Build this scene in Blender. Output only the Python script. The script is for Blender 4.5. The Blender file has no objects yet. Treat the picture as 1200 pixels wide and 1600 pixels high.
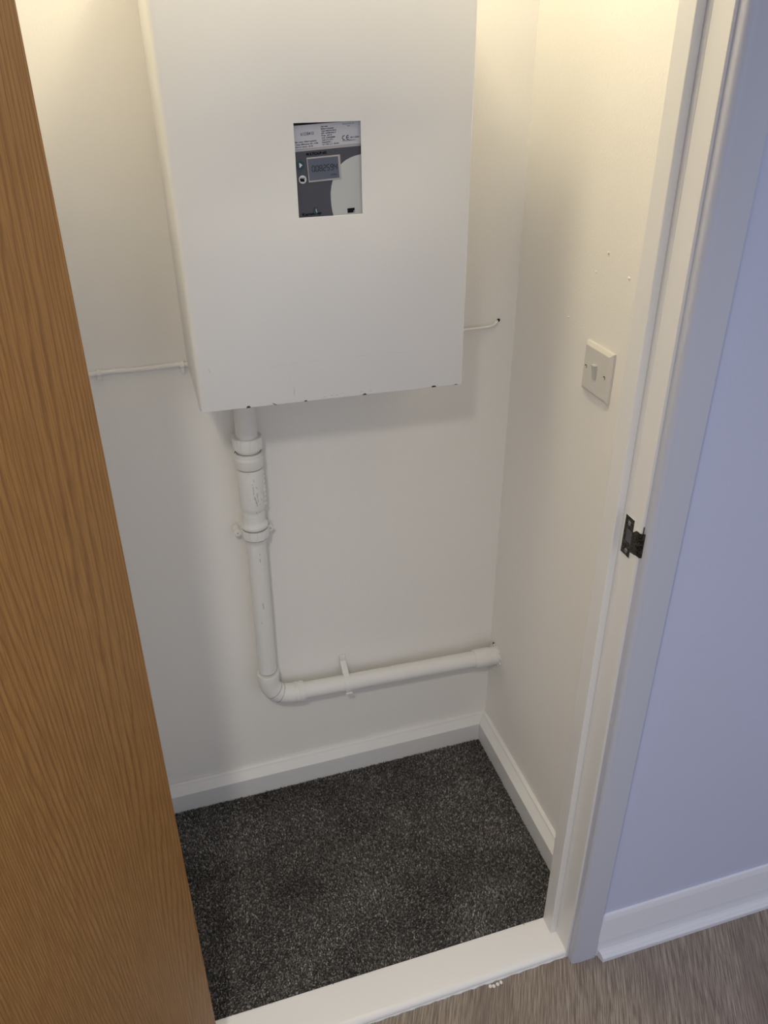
import bpy, bmesh, math, random
import numpy as np
from mathutils import Vector, Matrix

S = bpy.context.scene
COL = S.collection
random.seed(4)
RNG = np.random.default_rng(4)

# ------------------------------------------------------------------ camera
def setup_camera():
    cx, cy, cz, yaw, pitch, roll, f = -0.7089, -1.4549, 1.6264, 0.2874, -0.5276, -0.0109, 1258.42
    fwd = Vector((math.sin(yaw) * math.cos(pitch), math.cos(yaw) * math.cos(pitch), math.sin(pitch)))
    r = Vector((math.cos(yaw), -math.sin(yaw), 0))
    u = r.cross(fwd)
    c, s = math.cos(roll), math.sin(roll)
    r2 = r * c + u * s
    u2 = u * c - r * s
    cam = bpy.data.cameras.new('camera')
    cam.sensor_fit = 'VERTICAL'
    cam.sensor_height = 32.0
    cam.lens = f / 1600 * 32.0
    cam.clip_start = 0.02
    o = bpy.data.objects.new('camera', cam)
    COL.objects.link(o)
    M = Matrix.Identity(4)
    for i in range(3):
        M[i][0], M[i][1], M[i][2] = r2[i], u2[i], -fwd[i]
    M[0][3], M[1][3], M[2][3] = cx, cy, cz
    o.matrix_world = M
    S.camera = o
setup_camera()

# ------------------------------------------------------------------ world, lights, exposure
W = bpy.data.worlds.new('daylight')
S.world = W
W.use_nodes = True
W.node_tree.nodes['Background'].inputs['Color'].default_value = (0.80, 0.86, 1.0, 1)
W.node_tree.nodes['Background'].inputs['Strength'].default_value = 0.68

def light(name, kind, loc, energy, color, size, cone=None):
    l = bpy.data.lights.new(name, kind)
    l.energy = energy
    l.color = color
    l.shadow_soft_size = size
    if cone:
        l.spot_size = math.radians(cone)
        l.spot_blend = 1.0
    o = bpy.data.objects.new(name, l)
    o.location = loc
    COL.objects.link(o)
    return o
HALL_LAMP = (-0.92, -1.53, 2.07)
CUP_LAMP = (-0.42, -0.298, 2.18)
light('hall_lamp_beam', 'SPOT', HALL_LAMP, 46.0, (1.0, 0.93, 0.80), 0.05, 150)
light('cupboard_lamp_light', 'POINT', CUP_LAMP, 7.1, (1.0, 0.885, 0.60), 0.05)

S.view_settings.view_transform = 'Standard'
S.view_settings.look = 'None'
S.view_settings.gamma = 1
S.view_settings.use_curve_mapping = False
S.view_settings.exposure = 0.0

# ------------------------------------------------------------------ materials
def lin(c):
    return tuple((v / 255 / 12.92) if v / 255 <= 0.04045 else ((v / 255 + 0.055) / 1.055) ** 2.4 for v in c) + (1,)

def base(name, color, rough=0.5, metal=0.0, spec=0.5):
    m = bpy.data.materials.new(name)
    m.use_nodes = True
    b = m.node_tree.nodes['Principled BSDF']
    b.inputs['Base Color'].default_value = color
    b.inputs['Roughness'].default_value = rough
    b.inputs['Metallic'].default_value = metal
    b.inputs['Specular IOR Level'].default_value = spec
    return m

class NT:
    def __init__(s, m):
        s.t = m.node_tree
        s.b = s.t.nodes['Principled BSDF']
    def n(s, typ, **kw):
        nd = s.t.nodes.new(typ)
        for k, v in kw.items():
            setattr(nd, k, v)
        return nd
    def l(s, a, b):
        s.t.links.new(a, b)
    def coord(s, scale=(1, 1, 1), rot=(0, 0, 0), out='Object', loc=(0, 0, 0)):
        tc = s.n('ShaderNodeTexCoord')
        mp = s.n('ShaderNodeMapping')
        mp.inputs['Scale'].default_value = scale
        mp.inputs['Location'].default_value = loc
        src = tc.outputs[out]
        if any(rot):                         # turn first, stretch afterwards
            m0 = s.n('ShaderNodeMapping')
            m0.inputs['Rotation'].default_value = rot
            s.l(src, m0.inputs['Vector'])
            src = m0.outputs['Vector']
        s.l(src, mp.inputs['Vector'])
        return mp.outputs['Vector']
    def noise(s, vec, scale, detail=2.0, rough=0.5, dist=0.0):
        nd = s.n('ShaderNodeTexNoise')
        nd.inputs['Scale'].default_value = scale
        nd.inputs['Detail'].default_value = detail
        nd.inputs['Roughness'].default_value = rough
        nd.inputs['Distortion'].default_value = dist
        s.l(vec, nd.inputs['Vector'])
        return nd.outputs['Fac']
    def math(s, op, a, b=None, clamp=False):
        nd = s.n('ShaderNodeMath', operation=op, use_clamp=clamp)
        for i, v in enumerate((a, b)):
            if v is None:
                continue
            if isinstance(v, (int, float)):
                nd.inputs[i].default_value = v
            else:
                s.l(v, nd.inputs[i])
        return nd.outputs[0]
    def ramp(s, fac, stops):
        nd = s.n('ShaderNodeValToRGB')
        e = nd.color_ramp.elements
        while len(e) < len(stops):
            e.new(0.5)
        for el, (p, c) in zip(e, stops):
            el.position = p
            el.color = c if len(c) == 4 else tuple(c) + (1,)
        s.l(fac, nd.inputs['Fac'])
        return nd.outputs['Color']
    def mix(s, fac, a, b, mode='MIX'):
        nd = s.n('ShaderNodeMix', data_type='RGBA', blend_type=mode)
        for sock, v in ((nd.inputs[0], fac), (nd.inputs[6], a), (nd.inputs[7], b)):
            if isinstance(v, (int, float, tuple)):
                sock.default_value = v
            else:
                s.l(v, sock)
        return nd.outputs[2]
    def bump(s, h, strength, dist):
        nd = s.n('ShaderNodeBump')
        nd.inputs['Strength'].default_value = strength
        nd.inputs['Distance'].default_value = dist
        s.l(h, nd.inputs['Height'])
        s.l(nd.outputs['Normal'], s.b.inputs['Normal'])

def painted(name, color, rough, fine, coarse, scale, spec=0.5, dirt=0.0):
    m = base(name, color, rough, spec=spec)
    t = NT(m)
    v = t.coord()
    h = t.math('ADD', t.math('MULTIPLY', t.noise(v, scale, 3, 0.6), fine), t.math('MULTIPLY', t.noise(v, 9, 2), coarse))
    t.bump(h, 1.0, 1.0)
    if dirt:
        f = t.ramp(t.noise(v, 45, 5, 0.7, 1.0), [(0.60, (0, 0, 0)), (0.78, (1, 1, 1))])
        c = t.mix(t.math('MULTIPLY', f, dirt), color, (color[0] * .7, color[1] * .68, color[2] * .62, 1))
        t.l(c, t.b.inputs['Base Color'])
    return m

M = {}
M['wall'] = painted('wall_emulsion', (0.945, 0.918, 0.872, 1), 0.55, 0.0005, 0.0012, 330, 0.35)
M['hallwall_bluelit'] = painted('hall_emulsion_bluelit', (0.565, 0.59, 0.765, 1), 0.5, 0.0004, 0.0012, 300, 0.4)  # dim blue hall daylight is mixed into this wall colour
M['ceiling'] = base('ceiling_paint', (0.8, 0.8, 0.8, 1), 0.8)
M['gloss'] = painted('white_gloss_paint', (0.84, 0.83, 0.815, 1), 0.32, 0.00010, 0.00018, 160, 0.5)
M['hallskirt_bluelit'] = painted('hall_skirting_bluelit', (0.76, 0.77, 0.84, 1), 0.32, 0.00010, 0.00018, 160, 0.5)  # skirting white tinted with the blue hall light
M['hallgloss_dimlit'] = painted('hall_gloss_dim_bluelit', (0.545, 0.56, 0.66, 1), 0.35, 0.00010, 0.00018, 160, 0.5)  # white gloss darkened and blued, the dim hall daylight painted in
M['sill'] = painted('threshold_gloss_paint', (0.94, 0.925, 0.92, 1), 0.3, 0.0001, 0.0005, 120, 0.5)
M['metalpaint'] = painted('meter_cover_paint', (0.83, 0.825, 0.82, 1), 0.42, 0.0001, 0.0006, 200, 0.45)
M['pipe'] = painted('painted_pipe', (0.85, 0.84, 0.82, 1), 0.42, 0.00018, 0.0006, 130, 0.45, dirt=0.35)
M['cable'] = painted('painted_cable', (0.86, 0.85, 0.83, 1), 0.45, 0.0002, 0.001, 200, 0.45)
M['plastic'] = base('switch_plastic', (0.72, 0.70, 0.665, 1), 0.28)
M['dark'] = base('dark_bare_metal', (0.035, 0.03, 0.027, 1), 0.6)
M['scuff'] = base('grey_scuff', (0.42, 0.40, 0.38, 1), 0.6)
M['hole'] = base('dark_hole', (0.012, 0.011, 0.010, 1), 0.8)
M['latchhole'] = base('latch_hole_grey', (0.075, 0.082, 0.088, 1), 0.5)
M['rocker'] = base('rocker_plastic', (0.58, 0.585, 0.57, 1), 0.3)
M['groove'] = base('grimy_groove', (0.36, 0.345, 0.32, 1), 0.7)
M['screw'] = base('screw_steel', (0.42, 0.40, 0.36, 1), 0.35, 0.9)
M['faint'] = base('faint_scuff', (0.55, 0.54, 0.52, 1), 0.6)
M['caulk'] = base('caulk', (0.82, 0.81, 0.79, 1), 0.5)
M['m_label'] = base('meter_label', (0.54, 0.55, 0.61, 1), 0.45)
M['m_dark'] = base('meter_dark_panel', (0.062, 0.063, 0.080, 1), 0.4)
M['m_light'] = base('meter_pale_cover', (0.52, 0.54, 0.545, 1), 0.4)
M['m_body'] = base('meter_body', (0.36, 0.36, 0.37, 1), 0.45)
M['m_frame'] = base('meter_screen_frame', (0.40, 0.39, 0.40, 1), 0.4)
M['lcd'] = base('meter_screen', (0.10, 0.112, 0.155, 1), 0.22)
M['lcdink'] = base('meter_screen_digits', (0.022, 0.024, 0.036, 1), 0.7, spec=0.1)
M['ink'] = base('black_print', (0.008, 0.008, 0.011, 1), 0.8, spec=0.1)
M['greyink'] = base('grey_print', (0.045, 0.045, 0.06, 1), 0.5)
M['teal'] = base('teal_button', (0.006, 0.05, 0.058, 1), 0.35)
M['white'] = base('white_print', (0.62, 0.64, 0.68, 1), 0.4)

def steel():
    m = base('worn_steel', (0.30, 0.285, 0.26, 1), 0.3, 1.0)
    t = NT(m)
    v = t.coord()
    f = t.noise(v, 260, 4, 0.7, 1.5)
    t.l(t.ramp(f, [(0.40, (0.022, 0.019, 0.016)), (0.62, (0.13, 0.12, 0.105)), (0.74, (0.5, 0.48, 0.44))]), t.b.inputs['Base Color'])
    t.l(t.ramp(f, [(0.3, (0.6,) * 3), (0.7, (0.3,) * 3)]), t.b.inputs['Roughness'])
    return m
M['steel'] = steel()

def oak():
    m = base('oak_veneer', (0.4, 0.22, 0.08, 1), 0.42, spec=0.4)
    t = NT(m)
    v = t.coord()
    sep = t.n('ShaderNodeSeparateXYZ')
    t.l(v, sep.inputs[0])
    x = sep.outputs['X']
    z = sep.outputs['Z']
    # flat sawn figure: growth rings cut by a leaning plane
    lowv = t.coord((4.2, 1, 0.42), loc=(0.3, 0, 0.2))
    wobv = t.coord((16, 1, 1.6))
    fine = t.coord((70, 1, 12.0))
    f1 = t.math('SUBTRACT', t.noise(lowv, 1.0, 1.0), 0.5)
    f2 = t.math('SUBTRACT', t.noise(wobv, 1.0, 2.0), 0.5)
    f3 = t.math('SUBTRACT', t.noise(fine, 1.0, 2.0), 0.5)
    ph = t.math('ADD', t.math('MULTIPLY', x, 150), t.math('MULTIPLY', f1, 54))
    ph = t.math('ADD', ph, t.math('MULTIPLY', f2, 3.4))
    ph = t.math('ADD', ph, t.math('MULTIPLY', f3, 0.9))
    fr = t.math('FRACT', ph)
    ring = t.ramp(fr, [(0.0, (0.30,) * 3), (0.16, (0.04,) * 3), (0.62, (0.12,) * 3), (0.90, (0.98,) * 3), (1.0, (0.34,) * 3)])
    pores = t.ramp(t.noise(t.coord((480, 1, 14)), 1.0, 2, 0.6), [(0.46, (0,) * 3), (0.58, (1,) * 3)])
    broad = t.noise(t.coord((9, 1, 0.9), loc=(3, 0, 1)), 1.0, 2)
    c = t.mix(ring, lin((165, 121, 66)), lin((118, 78, 34)))
    c = t.mix(t.math('MULTIPLY', pores, 0.50), c, lin((108, 69, 27)))
    c = t.mix(t.math('MULTIPLY', broad, 0.5), c, lin((152, 107, 55)))
    t.l(c, t.b.inputs['Base Color'])
    t.bump(t.math('MULTIPLY', t.math('ADD', ring, pores), -0.00012), 1.0, 1.0)
    return m
M['oak'] = oak()

def laminate():
    m = base('grey_oak_laminate', (0.3, 0.27, 0.24, 1), 0.45, spec=0.4)
    t = NT(m)
    ang = math.radians(-27)
    rot = (0, 0, -ang)
    lowv = t.coord((6.5, 1.0, 1), rot)
    wob = t.coord((18, 2.2, 1), rot)
    v = t.coord((1, 1, 1), rot)
    sep = t.n('ShaderNodeSeparateXYZ')
    t.l(v, sep.inputs[0])
    f1 = t.math('SUBTRACT', t.noise(lowv, 1.0, 1.5), 0.5)
    f2 = t.math('SUBTRACT', t.noise(wob, 1.0, 2.0), 0.5)
    ph = t.math('ADD', t.math('MULTIPLY', sep.outputs['X'], 105), t.math('MULTIPLY', f1, 22))
    ph = t.math('ADD', ph, t.math('MULTIPLY', f2, 1.3))
    ring = t.ramp(t.math('FRACT', ph), [(0.0, (0.35,) * 3), (0.2, (0.1,) * 3), (0.7, (0.3,) * 3), (0.92, (0.7,) * 3), (1.0, (0.38,) * 3)])
    pores = t.ramp(t.noise(t.coord((520, 15, 1), rot), 1.0, 3, 0.65), [(0.42, (0,) * 3), (0.60, (1,) * 3)])
    broad = t.noise(t.coord((14, 2.2, 1), rot), 1.0, 3)
    c = t.mix(ring, lin((178, 166, 153)), lin((132, 118, 108)))
    c = t.mix(t.math('MULTIPLY', pores, 0.75), c, lin((92, 80, 72)))
    c = t.mix(t.ramp(broad, [(0.42, (0,) * 3), (0.72, (0.75,) * 3)]), c, lin((116, 102, 95)))
    t.l(c, t.b.inputs['Base Color'])
    t.bump(t.math('MULTIPLY', pores, -0.0001), 1.0, 1.0)
    return m
M['laminate'] = laminate()

def carpet_mat():
    m = base('charcoal_carpet', (0.04, 0.038, 0.036, 1), 0.95, spec=0.1)
    t = NT(m)
    a = t.n('ShaderNodeAttribute', attribute_name='tuft_shade')
    c = t.ramp(a.outputs['Fac'], [(0.0, (0.045, 0.042, 0.041)), (0.40, (0.12, 0.113, 0.108)), (0.72, (0.25, 0.237, 0.228)), (1.0, (0.52, 0.50, 0.48))])
    t.l(c, t.b.inputs['Base Color'])
    return m
M['carpet'] = carpet_mat()

# ------------------------------------------------------------------ building helpers
ORG = {}
def link(name, me, mat, parent=None, world=True, loc=None):
    if mat is not None:
        me.materials.append(mat)
    o = bpy.data.objects.new(name, me)
    COL.objects.link(o)
    if parent is not None:
        o.parent = parent
        if world:
            p = ORG[parent.name]
            me.transform(Matrix.Translation(-p))
            ORG[o.name] = p.copy()
    else:
        co = np.array([v.co for v in me.vertices])
        lo, hi = co.min(0), co.max(0)
        c = Vector(((lo[0] + hi[0]) / 2, (lo[1] + hi[1]) / 2, lo[2])) if loc is None else Vector(loc)
        me.transform(Matrix.Translation(-c))
        o.location = c
        ORG[o.name] = c
    return o

def obj(name, bm, mat, parent=None, world=True, smooth=None, bevel=0.0, seg=2, loc=None):
    bmesh.ops.recalc_face_normals(bm, faces=bm.faces[:])
    me = bpy.data.meshes.new(name)
    bm.to_mesh(me)
    bm.free()
    o = link(name, me, mat, parent, world, loc)
    if smooth is not None:
        me.polygons.foreach_set('use_smooth', [True] * len(me.polygons))
        try:
            me.set_sharp_from_angle(angle=math.radians(smooth))
        except Exception:
            pass
    if bevel:
        b = o.modifiers.new('bevel', 'BEVEL')
        b.width = bevel
        b.segments = seg
        b.limit_method = 'ANGLE'
        b.angle_limit = math.radians(40)
    return o

def empty(name, loc, label, cat, group=None, rot=(0, 0, 0)):
    o = bpy.data.objects.new(name, None)
    o.empty_display_size = 0.05
    o.location = loc
    o.rotation_euler = rot
    COL.objects.link(o)
    ORG[o.name] = Vector(loc)
    return tag(o, label, cat, group)

def tag(o, label=None, cat=None, group=None, kind=None):
    for k, v in (('label', label), ('category', cat), ('group', group), ('kind', kind)):
        if v:
            o[k] = v
    return o

def box(bm, x0, x1, y0, y1, z0, z1):
    vs = [bm.verts.new((x, y, z)) for z in (z0, z1) for y in (y0, y1) for x in (x0, x1)]
    for f in ((0, 2, 3, 1), (4, 5, 7, 6), (0, 1, 5, 4), (2, 6, 7, 3), (0, 4, 6, 2), (1, 3, 7, 5)):
        bm.faces.new([vs[i] for i in f])
    return bm

def bx(*a):
    return box(bmesh.new(), *a)

def prism(poly, fn, a, b, bm=None):
    """extrude a 2-D outline: fn(p, q, t) -> xyz"""
    bm = bm or bmesh.new()
    A = [bm.verts.new(fn(p, q, a)) for p, q in poly]
    B = [bm.verts.new(fn(p, q, b)) for p, q in poly]
    n = len(poly)
    for i in range(n):
        bm.faces.new((A[i], A[(i + 1) % n], B[(i + 1) % n], B[i]))
    bm.faces.new(A)
    bm.faces.new(B[::-1])
    return bm

def arc(cx, cy, r, a0, a1, n):
    return [(cx + r * math.cos(math.radians(a0 + (a1 - a0) * i / n)), cy + r * math.sin(math.radians(a0 + (a1 - a0) * i / n))) for i in range(n + 1)]

def frame_of(d):
    d = d.normalized()
    a = Vector((0, 0, 1)) if abs(d.z) < 0.9 else Vector((0, 1, 0))
    u = d.cross(a).normalized()
    return u, d.cross(u).normalized()

def tube(pts, rad, n=20, bm=None, caps=True):
    bm = bm or bmesh.new()
    pts = [Vector(p) for p in pts]
    if isinstance(rad, (int, float)):
        rad = [rad] * len(pts)
    rings = []
    d0 = (pts[1] - pts[0])
    u, w = frame_of(d0)
    for i, p in enumerate(pts):
        d = (pts[min(i + 1, len(pts) - 1)] - pts[max(i - 1, 0)]).normalized()
        u = (u - d * u.dot(d)).normalized()
        w = d.cross(u)
        rings.append([bm.verts.new(p + (u * math.cos(2 * math.pi * k / n) + w * math.sin(2 * math.pi * k / n)) * rad[i]) for k in range(n)])
    for a, b in zip(rings, rings[1:]):
        for k in range(n):
            bm.faces.new((a[k], a[(k + 1) % n], b[(k + 1) % n], b[k]))
    if caps:
        bm.faces.new(rings[0][::-1])
        bm.faces.new(rings[-1])
    return bm

def lathe(origin, axis, prof, n=40, mod=None, bm=None):
    """prof: (distance along axis, radius); mod(k, n, t, r) may ripple the radius"""
    bm = bm or bmesh.new()
    o = Vector(origin)
    d = Vector(axis).normalized()
    u, w = frame_of(d)
    rings = []
    for t, r in prof:
        ring = []
        for k in range(n):
            a = 2 * math.pi * k / n
            rr = mod(k, n, t, r) if mod else r
            ring.append(bm.verts.new(o + d * t + (u * math.cos(a) + w * math.sin(a)) * rr))
        rings.append(ring)
    for a, b in zip(rings, rings[1:]):
        for k in range(n):
            bm.faces.new((a[k], a[(k + 1) % n], b[(k + 1) % n], b[k]))
    bm.faces.new(rings[0][::-1])
    bm.faces.new(rings[-1])
    return bm

def blob(c, r, bm=None, sx=1, sy=1, sz=1, seg=10):
    bm = bm or bmesh.new()
    g = bmesh.ops.create_uvsphere(bm, u_segments=seg, v_segments=max(4, seg // 2 + 1), radius=1)
    for v in g['verts']:
        v.co = Vector((c[0] + v.co.x * r * sx, c[1] + v.co.y * r * sy, c[2] + v.co.z * r * sz))
    return bm

def flat(bm, poly, y0, y1):
    """x-z outline given thickness along y"""
    return prism(poly, lambda p, q, t: (p, t, q), y0, y1, bm)

# ------------------------------------------------------------------ dimensions of the place
HY = -0.6211          # hall face of the wall
LY = -0.5400          # cupboard-side edge of the door lining
FZ = -0.0185          # hall floor level, the cupboard carpet is at 0
CZ = 2.4
CCZ = 2.27           # unseen cupboard ceiling, set low to bounce lamp light
XL = -0.868            # left cupboard wall
RF = -0.0796          # face of the right lining
LF = -0.8170          # face of the left lining

# ------------------------------------------------------------------ the room
struct = lambda name, bm, mat, label, cat, parent=None, **k: tag(obj(name, bm, mat, parent, **k), label, cat, None, 'structure')

BKY = lambda x: 0.006 + 0.0098 * x          # the back wall is a touch out of square
wall_back = struct('wall_back', prism([(XL - 0.1, BKY(XL - 0.1)), (0.1, BKY(0.1)), (0.1, 0.11), (XL - 0.1, 0.11)], lambda p, q, t: (p, q, t), FZ, CZ), M['wall'], 'white painted back wall of the cupboard behind the meter cover', 'wall')
bm = prism([(0.0, FZ), (0.1, FZ), (0.1, CZ), (0.0085, CZ)], lambda p, q, t: (p, t, q), LY, BKY(0))
wall_right = struct('wall_right', bm, M['wall'], 'white painted right side wall of the cupboard carrying the light switch', 'wall')
struct('wall_left', bx(XL - 0.1, XL, LY, BKY(XL), FZ, CZ), M['wall'], 'white painted left side wall of the cupboard hidden behind the oak door', 'wall')
struct('wall_hall', bx(-0.055, 2.2, HY, LY, FZ, CZ), M['hallwall_bluelit'], 'white hall wall, dim blue daylight put into its colour, to the right of the door frame', 'wall')
struct('wall_hall_left', bx(-2.6, LF - 0.026, HY, LY, FZ, CZ), M['hallwall_bluelit'], 'hall wall to the left of the cupboard, behind the open oak door', 'wall')
struct('wall_hall_head', bx(LF - 0.026, -0.055, HY, LY, 2.04, CZ), M['hallwall_bluelit'], 'hall wall above the cupboard doorway', 'wall')
struct('ceiling', bx(-2.6, 2.2, -3.2, 0.1, CZ, CZ + 0.05), M['ceiling'], 'white ceiling over the cupboard and hall', 'ceiling')
struct('ceiling_cupboard', bx(XL, 0.0, LY, BKY(XL), CCZ, CCZ + 0.05), M['wall'], 'unseen white ceiling inside the cupboard, set low to bounce lamp light', 'ceiling')
struct('floor', bx(-2.6, 2.2, -3.2, HY + 0.012, FZ - 0.03, FZ), M['laminate'], 'grey-brown wood grain laminate floor in the hall', 'floor')
struct('floor_cupboard', bx(XL, 0.0, HY + 0.012, 0.0, FZ - 0.03, FZ), M['ceiling'], 'bare floor under the cupboard carpet', 'floor')

# small bumps under the paint
for x, y, z in ((0.0035, -0.207, 1.205), (0.0037, -0.309, 1.337), (0.0037, -0.375, 1.313), (0.0033, -0.28, 1.30)):
    obj('paint_bump', blob((x - 0.0005, y, z), 0.0026, sx=0.45), M['wall'], wall_right, smooth=180)
for x, y, z in ((-0.766, 0, 1.313), (-0.723, 0, 1.009), (-0.032, 0, 0.349)):
    obj('paint_bump', blob((x, -0.0003, z), 0.0026, sy=0.4), M['wall'], wall_back, smooth=180)

# skirting boards, chamfered profile (depth from wall, height)
def skirt_profile(top, t, foot, ch):
    return [(0, foot), (t, foot), (t, top - ch)] + [(t * 0.42, top - 0.006), (t * 0.34, top - 0.002), (t * 0.2, top)] + [(0, top)]
T = 0.0255
sp = skirt_profile(0.0768, T, FZ, 0.0225)
# mitred where the two runs meet
bm = bmesh.new()
A = [bm.verts.new((XL, BKY(XL) - d, z)) for d, z in sp]
B = [bm.verts.new((-d, BKY(-d) - d, z)) for d, z in sp]
for i in range(len(sp)):
    j = (i + 1) % len(sp)
    bm.faces.new((A[i], A[j], B[j], B[i]))
bm.faces.new(A); bm.faces.new(B[::-1])
struct('baseboard_back', bm, M['gloss'], 'white chamfered skirting board along the cupboard back wall', 'skirting board', bevel=0.0012)
bm = bmesh.new()
A = [bm.verts.new((-d, BKY(-d) - d, z)) for d, z in sp]
B = [bm.verts.new((-d, LY, z)) for d, z in sp]
for i in range(len(sp)):
    j = (i + 1) % len(sp)
    bm.faces.new((A[i], A[j], B[j], B[i]))
bm.faces.new(A); bm.faces.new(B[::-1])
struct('baseboard_right', bm, M['gloss'], 'white chamfered skirting board under the light switch wall', 'skirting board', bevel=0.0012)

bm = prism([(d, z) for d, z in sp], lambda d, z, t: (XL + d, t, z), LY, BKY(XL) - T * 0.9)
struct('baseboard_left', bm, M['gloss'], 'white chamfered skirting board along the left side wall of the cupboard', 'skirting board', bevel=0.0012)
hsp = [(0, FZ), (0.0165, FZ), (0.0165, 0.030), (0.0158, 0.034), (0.0090, 0.083), (0.0070, 0.090), (0.005, 0.0955), (0.002, 0.097), (0, 0.097)]
bm = prism(hsp, lambda d, z, t: (t, HY - d, z), -0.0195, 2.2)
struct('baseboard_hall', bm, M['hallskirt_bluelit'], 'white skirting board along the hall wall beside the door frame', 'skirting board', bevel=0.001)
qd = HY - 0.0165
bead = [(0, FZ), (0.0165, FZ), (0.0165, FZ + 0.011), (0.015, FZ + 0.0135), (0.0125, FZ + 0.0142), (0.0115, FZ + 0.0165), (0.006, FZ + 0.0195), (0, FZ + 0.020)]
bm = prism(bead, lambda d, z, t: (t + (d * 0.25 if t < 0 else 0), qd - d, z), -0.0165, 2.2)
struct('trim_1', bm, M['hallskirt_bluelit'], 'slim white floor bead in front of the hall skirting', 'bead', bevel=0.0008)

# door lining (right and left legs and head) with its stop
def lining(name, face, s, label):
    back = face + s * 0.0253
    g = 0.0009
    pts = [(face, HY), (face, -0.5845), (face + s * 0.0012, -0.5841), (face, -0.5837), (face, LY), (back, LY), (back, HY)]
    o = struct(name, prism(pts, lambda p, q, t: (p, q, t), FZ, 2.04), M['gloss'], label, 'door frame', bevel=0.0012)
    st = bmesh.new()
    a, b = sorted((face, face - s * 0.013))
    box(st, a, b, -0.5745, LY, FZ + 0.01, 2.04)
    obj('door_stop', st, M['gloss'], o, bevel=0.0015)
    return o
lin_r = lining('trim_2', RF, 1, 'white door lining with stop on the strike plate side')
lining('trim_3', LF, -1, 'white door lining with stop on the hinge side, behind the oak door')
struct('trim_4', bx(LF, RF, HY, LY, 2.015, 2.04), M['gloss'], 'white door lining head above the doorway', 'door frame')

def architrave(name, xin, s, label):
    w, d = 0.055, 0.0182
    P = [(0, 0), (w, 0), (w, d - 0.002), (w - 0.002, d)]
    P += [(0.0175, d), (0.0155, d - 0.0006)] + arc(0.0075, d - 0.0085, 0.0078, 80, 180, 8) + [(0, d - 0.010)]
    bm = prism(P, lambda p, q, t: (xin + s * p, HY - q, t), FZ, 2.09)
    return struct(name, bm, M['hallgloss_dimlit'], label, 'architrave', smooth=35)
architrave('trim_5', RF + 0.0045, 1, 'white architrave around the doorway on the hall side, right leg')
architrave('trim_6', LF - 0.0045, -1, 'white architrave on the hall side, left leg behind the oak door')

# threshold board, a touch out of square
bm = bmesh.new()
ends = []
for x, yb, yf in ((LF + 0.001, -0.5443, -0.6355), (-0.079, -0.5372, -0.6195)):
    tz = 0.0
    prof = [(yb, FZ), (yb, tz - 0.0012), (yb - 0.0012, tz), (yf + 0.012, tz)]
    prof += [(yf + 0.011 - 0.011 * math.sin(math.radians(a)), tz - 0.011 + 0.011 * math.cos(math.radians(a))) for a in range(15, 91, 15)]
    prof += [(yf + 0.001, FZ)]
    ends.append([bm.verts.new((x, y, z)) for y, z in prof])
A, B = ends
n = len(A)
for i in range(n):
    bm.faces.new((A[i], A[(i + 1) % n], B[(i + 1) % n], B[i]))
bm.faces.new(A); bm.faces.new(B[::-1])
sill = struct('trim_7', bm, M['sill'], 'glossy white threshold board between carpet and laminate', 'threshold', smooth=30)
# ragged caulk along its foot
bm = bmesh.new()
rings = []
N = 150
for i in range(N + 1):
    f = i / N
    x = -0.79 + f * 0.712
    y = -0.6345 + f * (0.0148)
    r = 0.0022 + 0.0009 * math.sin(i * 0.9) + 0.0007 * random.random()
    if 0.58 < f < 0.80:
        r += 0.0016 * random.random()
    rings.append([bm.verts.new((x, y + 0.001 + r * math.cos(a) * 0.7, FZ + max(0.0002, r * math.sin(a)))) for a in (0, 0.8, 1.6, 2.4, 3.14)])
for a, b in zip(rings, rings[1:]):
    for k in range(4):
        bm.faces.new((a[k], a[k + 1], b[k + 1], b[k]))
obj('caulk_bead', bm, M['caulk'], sill, smooth=60)
bm = bmesh.new()
for dx in (-0.246, -0.237, -0.229, -0.253):
    blob((dx, -0.6345 + (dx + 0.79) * 0.0208 - 0.006 - random.random() * 0.004, FZ + 0.0006), 0.004, bm, sx=0.5 + random.random() * .5, sy=1.0, sz=0.3, seg=8)
obj('caulk_drip', bm, M['caulk'], sill, smooth=60)

# ------------------------------------------------------------------ oak door, standing open into the hall
TH = math.radians(120)
dr = empty('door_1', (-0.7822, -0.642, FZ + 0.008), 'oak veneer door standing open at the left of the cupboard', 'door', rot=(0.0, math.radians(0.42), -TH))
dr.rotation_mode = 'ZYX'
dr.rotation_euler = (0.0, math.radians(0.42), -TH)
tag(dr, kind='structure')
# local x runs from the hinge edge to the lock edge, local y points away from the seen face
bm = bx(0.0, 0.726, -0.040, -0.0005, 0.0, 1.985)
obj('door_leaf', bm, M['oak'], dr, world=False, bevel=0.0012)

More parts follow.
